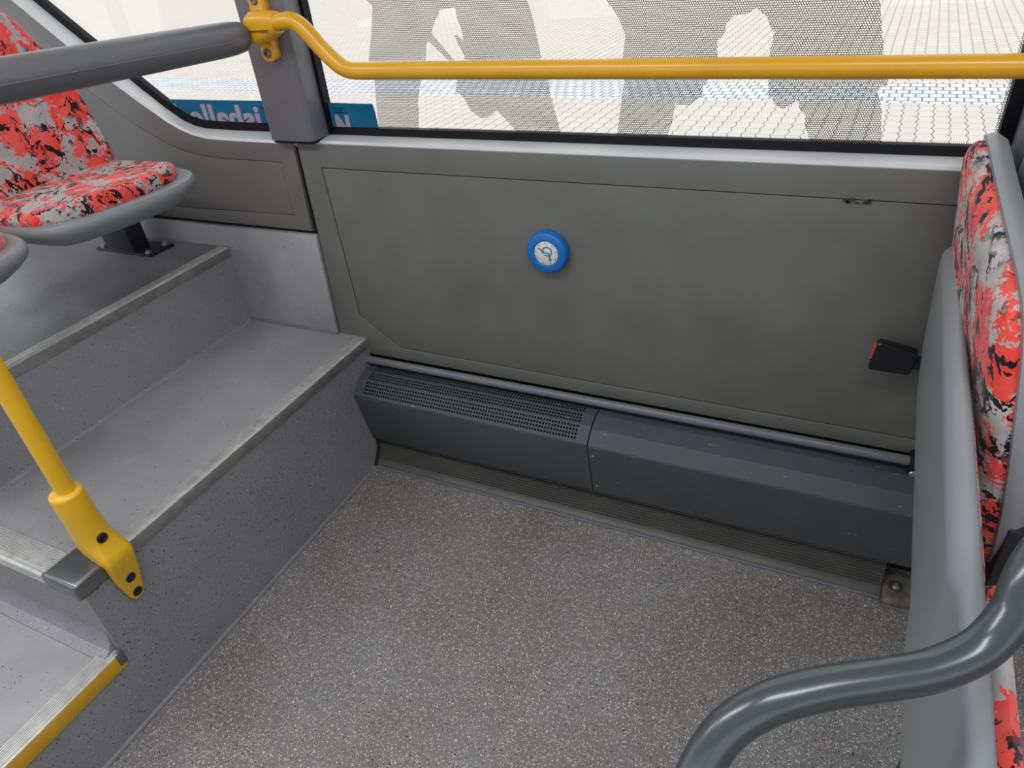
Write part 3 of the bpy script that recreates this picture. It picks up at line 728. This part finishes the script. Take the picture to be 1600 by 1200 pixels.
# ------------------------------------------------------------------ upper seats
def upper_seat(label, leg, dy=0, group='patterned seats on the upper step'):
    t = empty('bus_seat', (-.5, -.34+dy, .90), label, 'seat', group)
    PZ = .966
    shell = roundpoly([(-.74, -.10), (-.50, -.105), (-.375, -.11), (-.285, -.165), (-.258, -.27), (-.275, -.42), (-.315, -.53), (-.375, -.568), (-.50, -.572), (-.74, -.572)], 2)
    def slope(x): return .010*max(0, (-.30-x))/.4*-1.0
    cushion('seat_shell', M['shell'], t, shell, lambda a, b, h: Vector((a, b+dy, PZ+h+slope(a))),
            [(.10, -.070), (.055, -.060), (.022, -.040), (.005, -.026), (0, -.016), (.001, -.006), (.006, 0)], n=96)
    pad = roundpoly([(-.70, -.118), (-.50, -.120), (-.41, -.128), (-.335, -.175), (-.298, -.26), (-.310, -.41), (-.340, -.50), (-.395, -.548), (-.50, -.557), (-.70, -.557)], 2)
    cushion('seat_cushion', M['fab'], t, pad, lambda a, b, h: Vector((a, b+dy, PZ+h+slope(a)*1.0 + .012*math.exp(-((a+.34)/.07)**2)*(1 if h > .012 else 0))),
            [(.002, -.001), (0, .006), (.001, .012), (.006, .018), (.016, .023, .004)], n=96, core=18)
    bo = [(-.108, -.055), (-.108, .12), (-.118, .21), (-.148, .31), (-.195, .41), (-.27, .478), (-.34, .492), (-.41, .478), (-.485, .41), (-.535, .30), (-.562, .2), (-.572, .10), (-.572, -.055)]
    bs_ = roundpoly(bo, 2)
    O = Vector((-.672, 0, .970)); B = Vector((-.165, 0, .986)); N = Vector((.986, 0, .165))
    def bf(a, b, h):
        side = abs((a+.34)/.23)
        return O + B*b + N*(h + .020*side**2.5 - .03*math.sin(min(max(b/.48, 0), 1)*math.pi)*0) + Vector((0, a+dy, 0))
    cushion('backrest_shell', M['shell'], t, bs_, bf, [(.05, -.050), (.018, -.044), (.002, -.030), (0, -.012), (.003, -.002), (.008, 0)], n=96)
    pad2 = inset(resample(bs_, 96), .011)
    cushion('backrest_cushion', M['fab'], t, pad2, bf, [(.002, -.004), (0, .006), (.002, .014), (.008, .021), (.02, .027, .006)], n=96, core=18)
    if leg:
        bm = bmesh.new(); loft(bm, [[(x0+dx, y, z) for dx, y in ((0, -.135), (.125, -.135), (.125, -.075), (0, -.075))] for x0, z in ((-.835, .690), (-.845, .90))])
        lg = fin('leg', bm, M['legblack'], t, bevel=.003)
        bm = bmesh.new(); box(bm, -.895, -.645, -.135, -.040, .6845, .691); fp = fin('foot_plate', bm, M['legblack'], lg, bevel=.002)
        for x, y in ((-.87, -.120), (-.668, -.120), (-.668, -.055)):
            bm = bmesh.new(); lathe(bm, (x, y, .691), (0, 0, 1), [(.011, 0), (.011, .002), (.008, .002), (.008, .007), (.005, .009)], 16); fin('bolt', bm, M['bolt'], lg)
    else:
        bm = bmesh.new(); loft(bm, [[(x, y, z) for x, y in ((-.80, -.60), (-.72, -.60), (-.72, -.54), (-.80, -.54))] for z in (.86, .90)])
        fin('under_frame', bm, M['legblack'], t, bevel=.003)
    return t
upper_seat('red and black patterned seat on the upper step, beside the wall lining', True)
upper_seat('red and black patterned seat at the left edge, only its front corner showing', False, -.476)
bm = bmesh.new(); box(bm, -.82, -.76, -1.10, -.12, .872, .90)
tag(fin('seat_beam', bm, M['legblack'], bevel=.004), 'dark steel beam carrying the two upper seats', 'beam')

# ------------------------------------------------------------------ folding seat on the right
P1 = Vector((1.4356, -.02, 1.0703)); NB = Vector((.99166, .03007, .12531)); AB = Vector((.03031, -.99954, 0)); BB_ = Vector((-.12525, -.0038, .99212))
def rb(off_):
    def f(a, b, h): return P1 + AB*a + BB_*b - NB*(h) + off_
    return f
BO = roundpoly([(-.012, -.10), (-.013, -.03), (-.002, .008), (.035, .020), (.08, .012), (.20, -.010), (.44, -.040), (.52, -.062), (.555, -.12), (.585, -.22), (.602, -.32), (.590, -.40), (.55, -.455), (.50, -.475), (.20, -.475), (.0, -.47)], 2)
t = empty('folding_seat', (1.5, -.3, .45), 'red patterned folding seat with grey shell, tipped up at the right edge', 'seat')
cushion('backrest_shell', M['shell'], t, BO, rb(Vector((0, 0, 0))), [(.09, -.040), (.04, -.038), (.012, -.031), (.001, -.018), (0, -.008), (.003, -.001), (.009, 0)], n=110)
cushion('backrest_cushion', M['fab2'], t, inset(resample(BO, 110), .010), rb(Vector((0, 0, 0))), [(.002, -.004), (0, .006), (.002, .012), (.010, .020), (.025, .027, .010)], n=110, core=20)
# tipped-up pan : section in x,z extruded along y
PA = [(1.448, .56), (1.438, .60), (1.427, .70), (1.418, .84), (1.4165, .868), (1.4165, .876), (1.4185, .886), (1.430, .898), (1.434, .8995), (1.440, .899), (1.445, .890), (1.447, .80), (1.468, .60), (1.47, .52), (1.462, .515)]
PB = [(1.446, .56), (1.434, .60), (1.428, .70), (1.424, .84), (1.4235, .868), (1.4235, .884), (1.424, .892), (1.428, .898), (1.432, .8995), (1.440, .899), (1.445, .890), (1.447, .80), (1.468, .60), (1.47, .52), (1.462, .515)]
Y0, Y1, n = -.045, -1.55, 120
sx = lambda y: -.018*(-y-.05)/.8
sm = lambda v: max(0, min(1, v))**2*(3-2*max(0, min(1, v)))
rings = []
for k in range(n+1):
    y = Y0+(Y1-Y0)*k/n; e = min(Y0-y, y-Y1); f = min(1, e/.04); q_ = math.sqrt(max(0, 1-(1-f)**2))
    ring = []
    for (xa, za), (xb, zb) in zip(PA, PB):
        w = sm((-y-.84+(.90-za)*.18*-1)/.055); x = xa+(xb-xa)*w; z = za+(zb-za)*w
        if z < .72: x -= .005*sm((-y-.66)/.05)
        ring.append((1.447+(x-1.447)*(.5+.5*q_)+sx(y), y, .70+(z-.70)*(.955+.045*q_)))
    rings.append(ring)
bm = bmesh.new(); loft(bm, rings); fin('seat_pan', bm, M['shell'], t, angle=70)
pc = [(1.446, .60), (1.446, .80), (1.4445, .868), (1.449, .880), (1.458, .884), (1.466, .878), (1.470, .86), (1.476, .80), (1.495, .60), (1.48, .56)]
for ya, yb, thin in ((-.06, -.84, True), (-.85, -1.53, False)):
    rings = []
    for k in range(25):
        tt = k/24; y = ya+(yb-ya)*(.5-.5*math.cos(math.pi*tt)); f = min(1, min(tt, 1-tt)*8); q_ = math.sqrt(max(0, 1-(1-f)**2))
        rings.append([((1.4465+(x-1.4465)*.45 if thin else x)*(.35+.65*q_)+1.448*(.65-.65*q_)+sx(y), y, .70+(z-.70)*(.93+.07*q_)*(.9 if thin else 1)) for x, z in pc])
    bm = bmesh.new(); loft(bm, rings); fin('seat_cushion', bm, M['fab2'], t, angle=60)
bm = bmesh.new(); box(bm, 1.500, 1.54, -1.5, -.04, .46, .50); box(bm, 1.505, 1.535, -.62, -.58, 0, .46); box(bm, 1.505, 1.535, -1.42, -1.38, 0, .46); box(bm, 1.505, 1.535, -.62, -.58, .46, .75)
fin('support_frame', bm, M['legblack'], t, bevel=.003)
t2 = empty('bus_seat', (1.58, -.3, .45), 'grey seat shell back just behind the red folding seat', 'seat')
rb2 = lambda a, b, h: P1 + Vector((.073, -.006, -.010)) + AB*a + BB_*b + NB*h
cushion('backrest_shell', M['shell'], t2, BO, rb2, [(.045, -.02), (.018, -.012), (.004, .002), (0, .018), (.003, .030), (.009, .034)], n=90)
cushion('backrest_cushion', M['fab2'], t2, inset(resample(BO, 90), .012), rb2, [(.0, .026), (0, .040), (.004, .052), (.014, .060, .01)], n=90)
bm = bmesh.new(); box(bm, 1.60, 1.635, -.32, -.28, 0, .60); fin('leg', bm, M['legblack'], t2, bevel=.003)

# seat belt buckle
t = empty('seat_belt_buckle', (1.385, -.045, .64), 'black seat belt buckle with red button, jutting out left of the folding seat', 'buckle')
O = Vector((1.386, -.045, .641)); A = Vector((.985, 0, -.10)).normalized(); Bv = Vector((.12, 0, .99)).normalized()
bm = bmesh.new(); rings = []
for y, s in ((-.058, .94), (-.055, 1.0), (-.036, 1.0), (-.033, .94)):
    rings.append([O + A*(p[0]*s) + Bv*((p[1]+.0)*s*(1.0 - .12*(p[0]/.04))) + Vector((0, y+.045, 0)) for p in rrect(.076, .060, .007, 4)])
loft(bm, rings); hb = fin('housing', bm, M['buckle'], t)
bm = bmesh.new(); rings = []
for dx in (-.0415, -.0370):
    rings.append([O + A*dx + Bv*(p[0]+.006) + Vector((0, p[1], 0)) for p in rrect(.036, .013, .003, 3)])
loft(bm, rings); tag(fin('release_button', bm, M['redbtn'], t), 'red button')
bm = bmesh.new(); rings = [[O + A*dx + Bv*p[0] + Vector((0, p[1], 0)) for p in rrect(.030, .006, .002, 3)] for dx in (.030, .13)]
loft(bm, rings); fin('strap', bm, M['legblack'], t)

# ------------------------------------------------------------------ unseen lamps added under the ceiling to brighten the cabin
def lamp(x, y, label):
    t = empty('added_fill_light', (x, y, 2.24), label, 'added fill light', 'added fill lamps over the aisle')
    bm = bmesh.new(); box(bm, x-.55, x+.55, y-.10, y+.10, 2.225, 2.249); fin('housing', bm, M['ceil'], t, bevel=.004)
    L = bpy.data.lights.new('lamp', 'AREA'); L.shape = 'RECTANGLE'; L.size = 1.05; L.size_y = .17; L.energy = FILL_W; L.color = (.98, .985, 1)
    lo = bpy.data.objects.new('lamp', L); COL.objects.link(lo); lo.parent = t; lo.location = (0, 0, -.018)
for k, x in enumerate((-1.3, .2, 1.7)): lamp(x, -1.15, 'flat white lamp added out of view above the aisle to brighten the cabin')
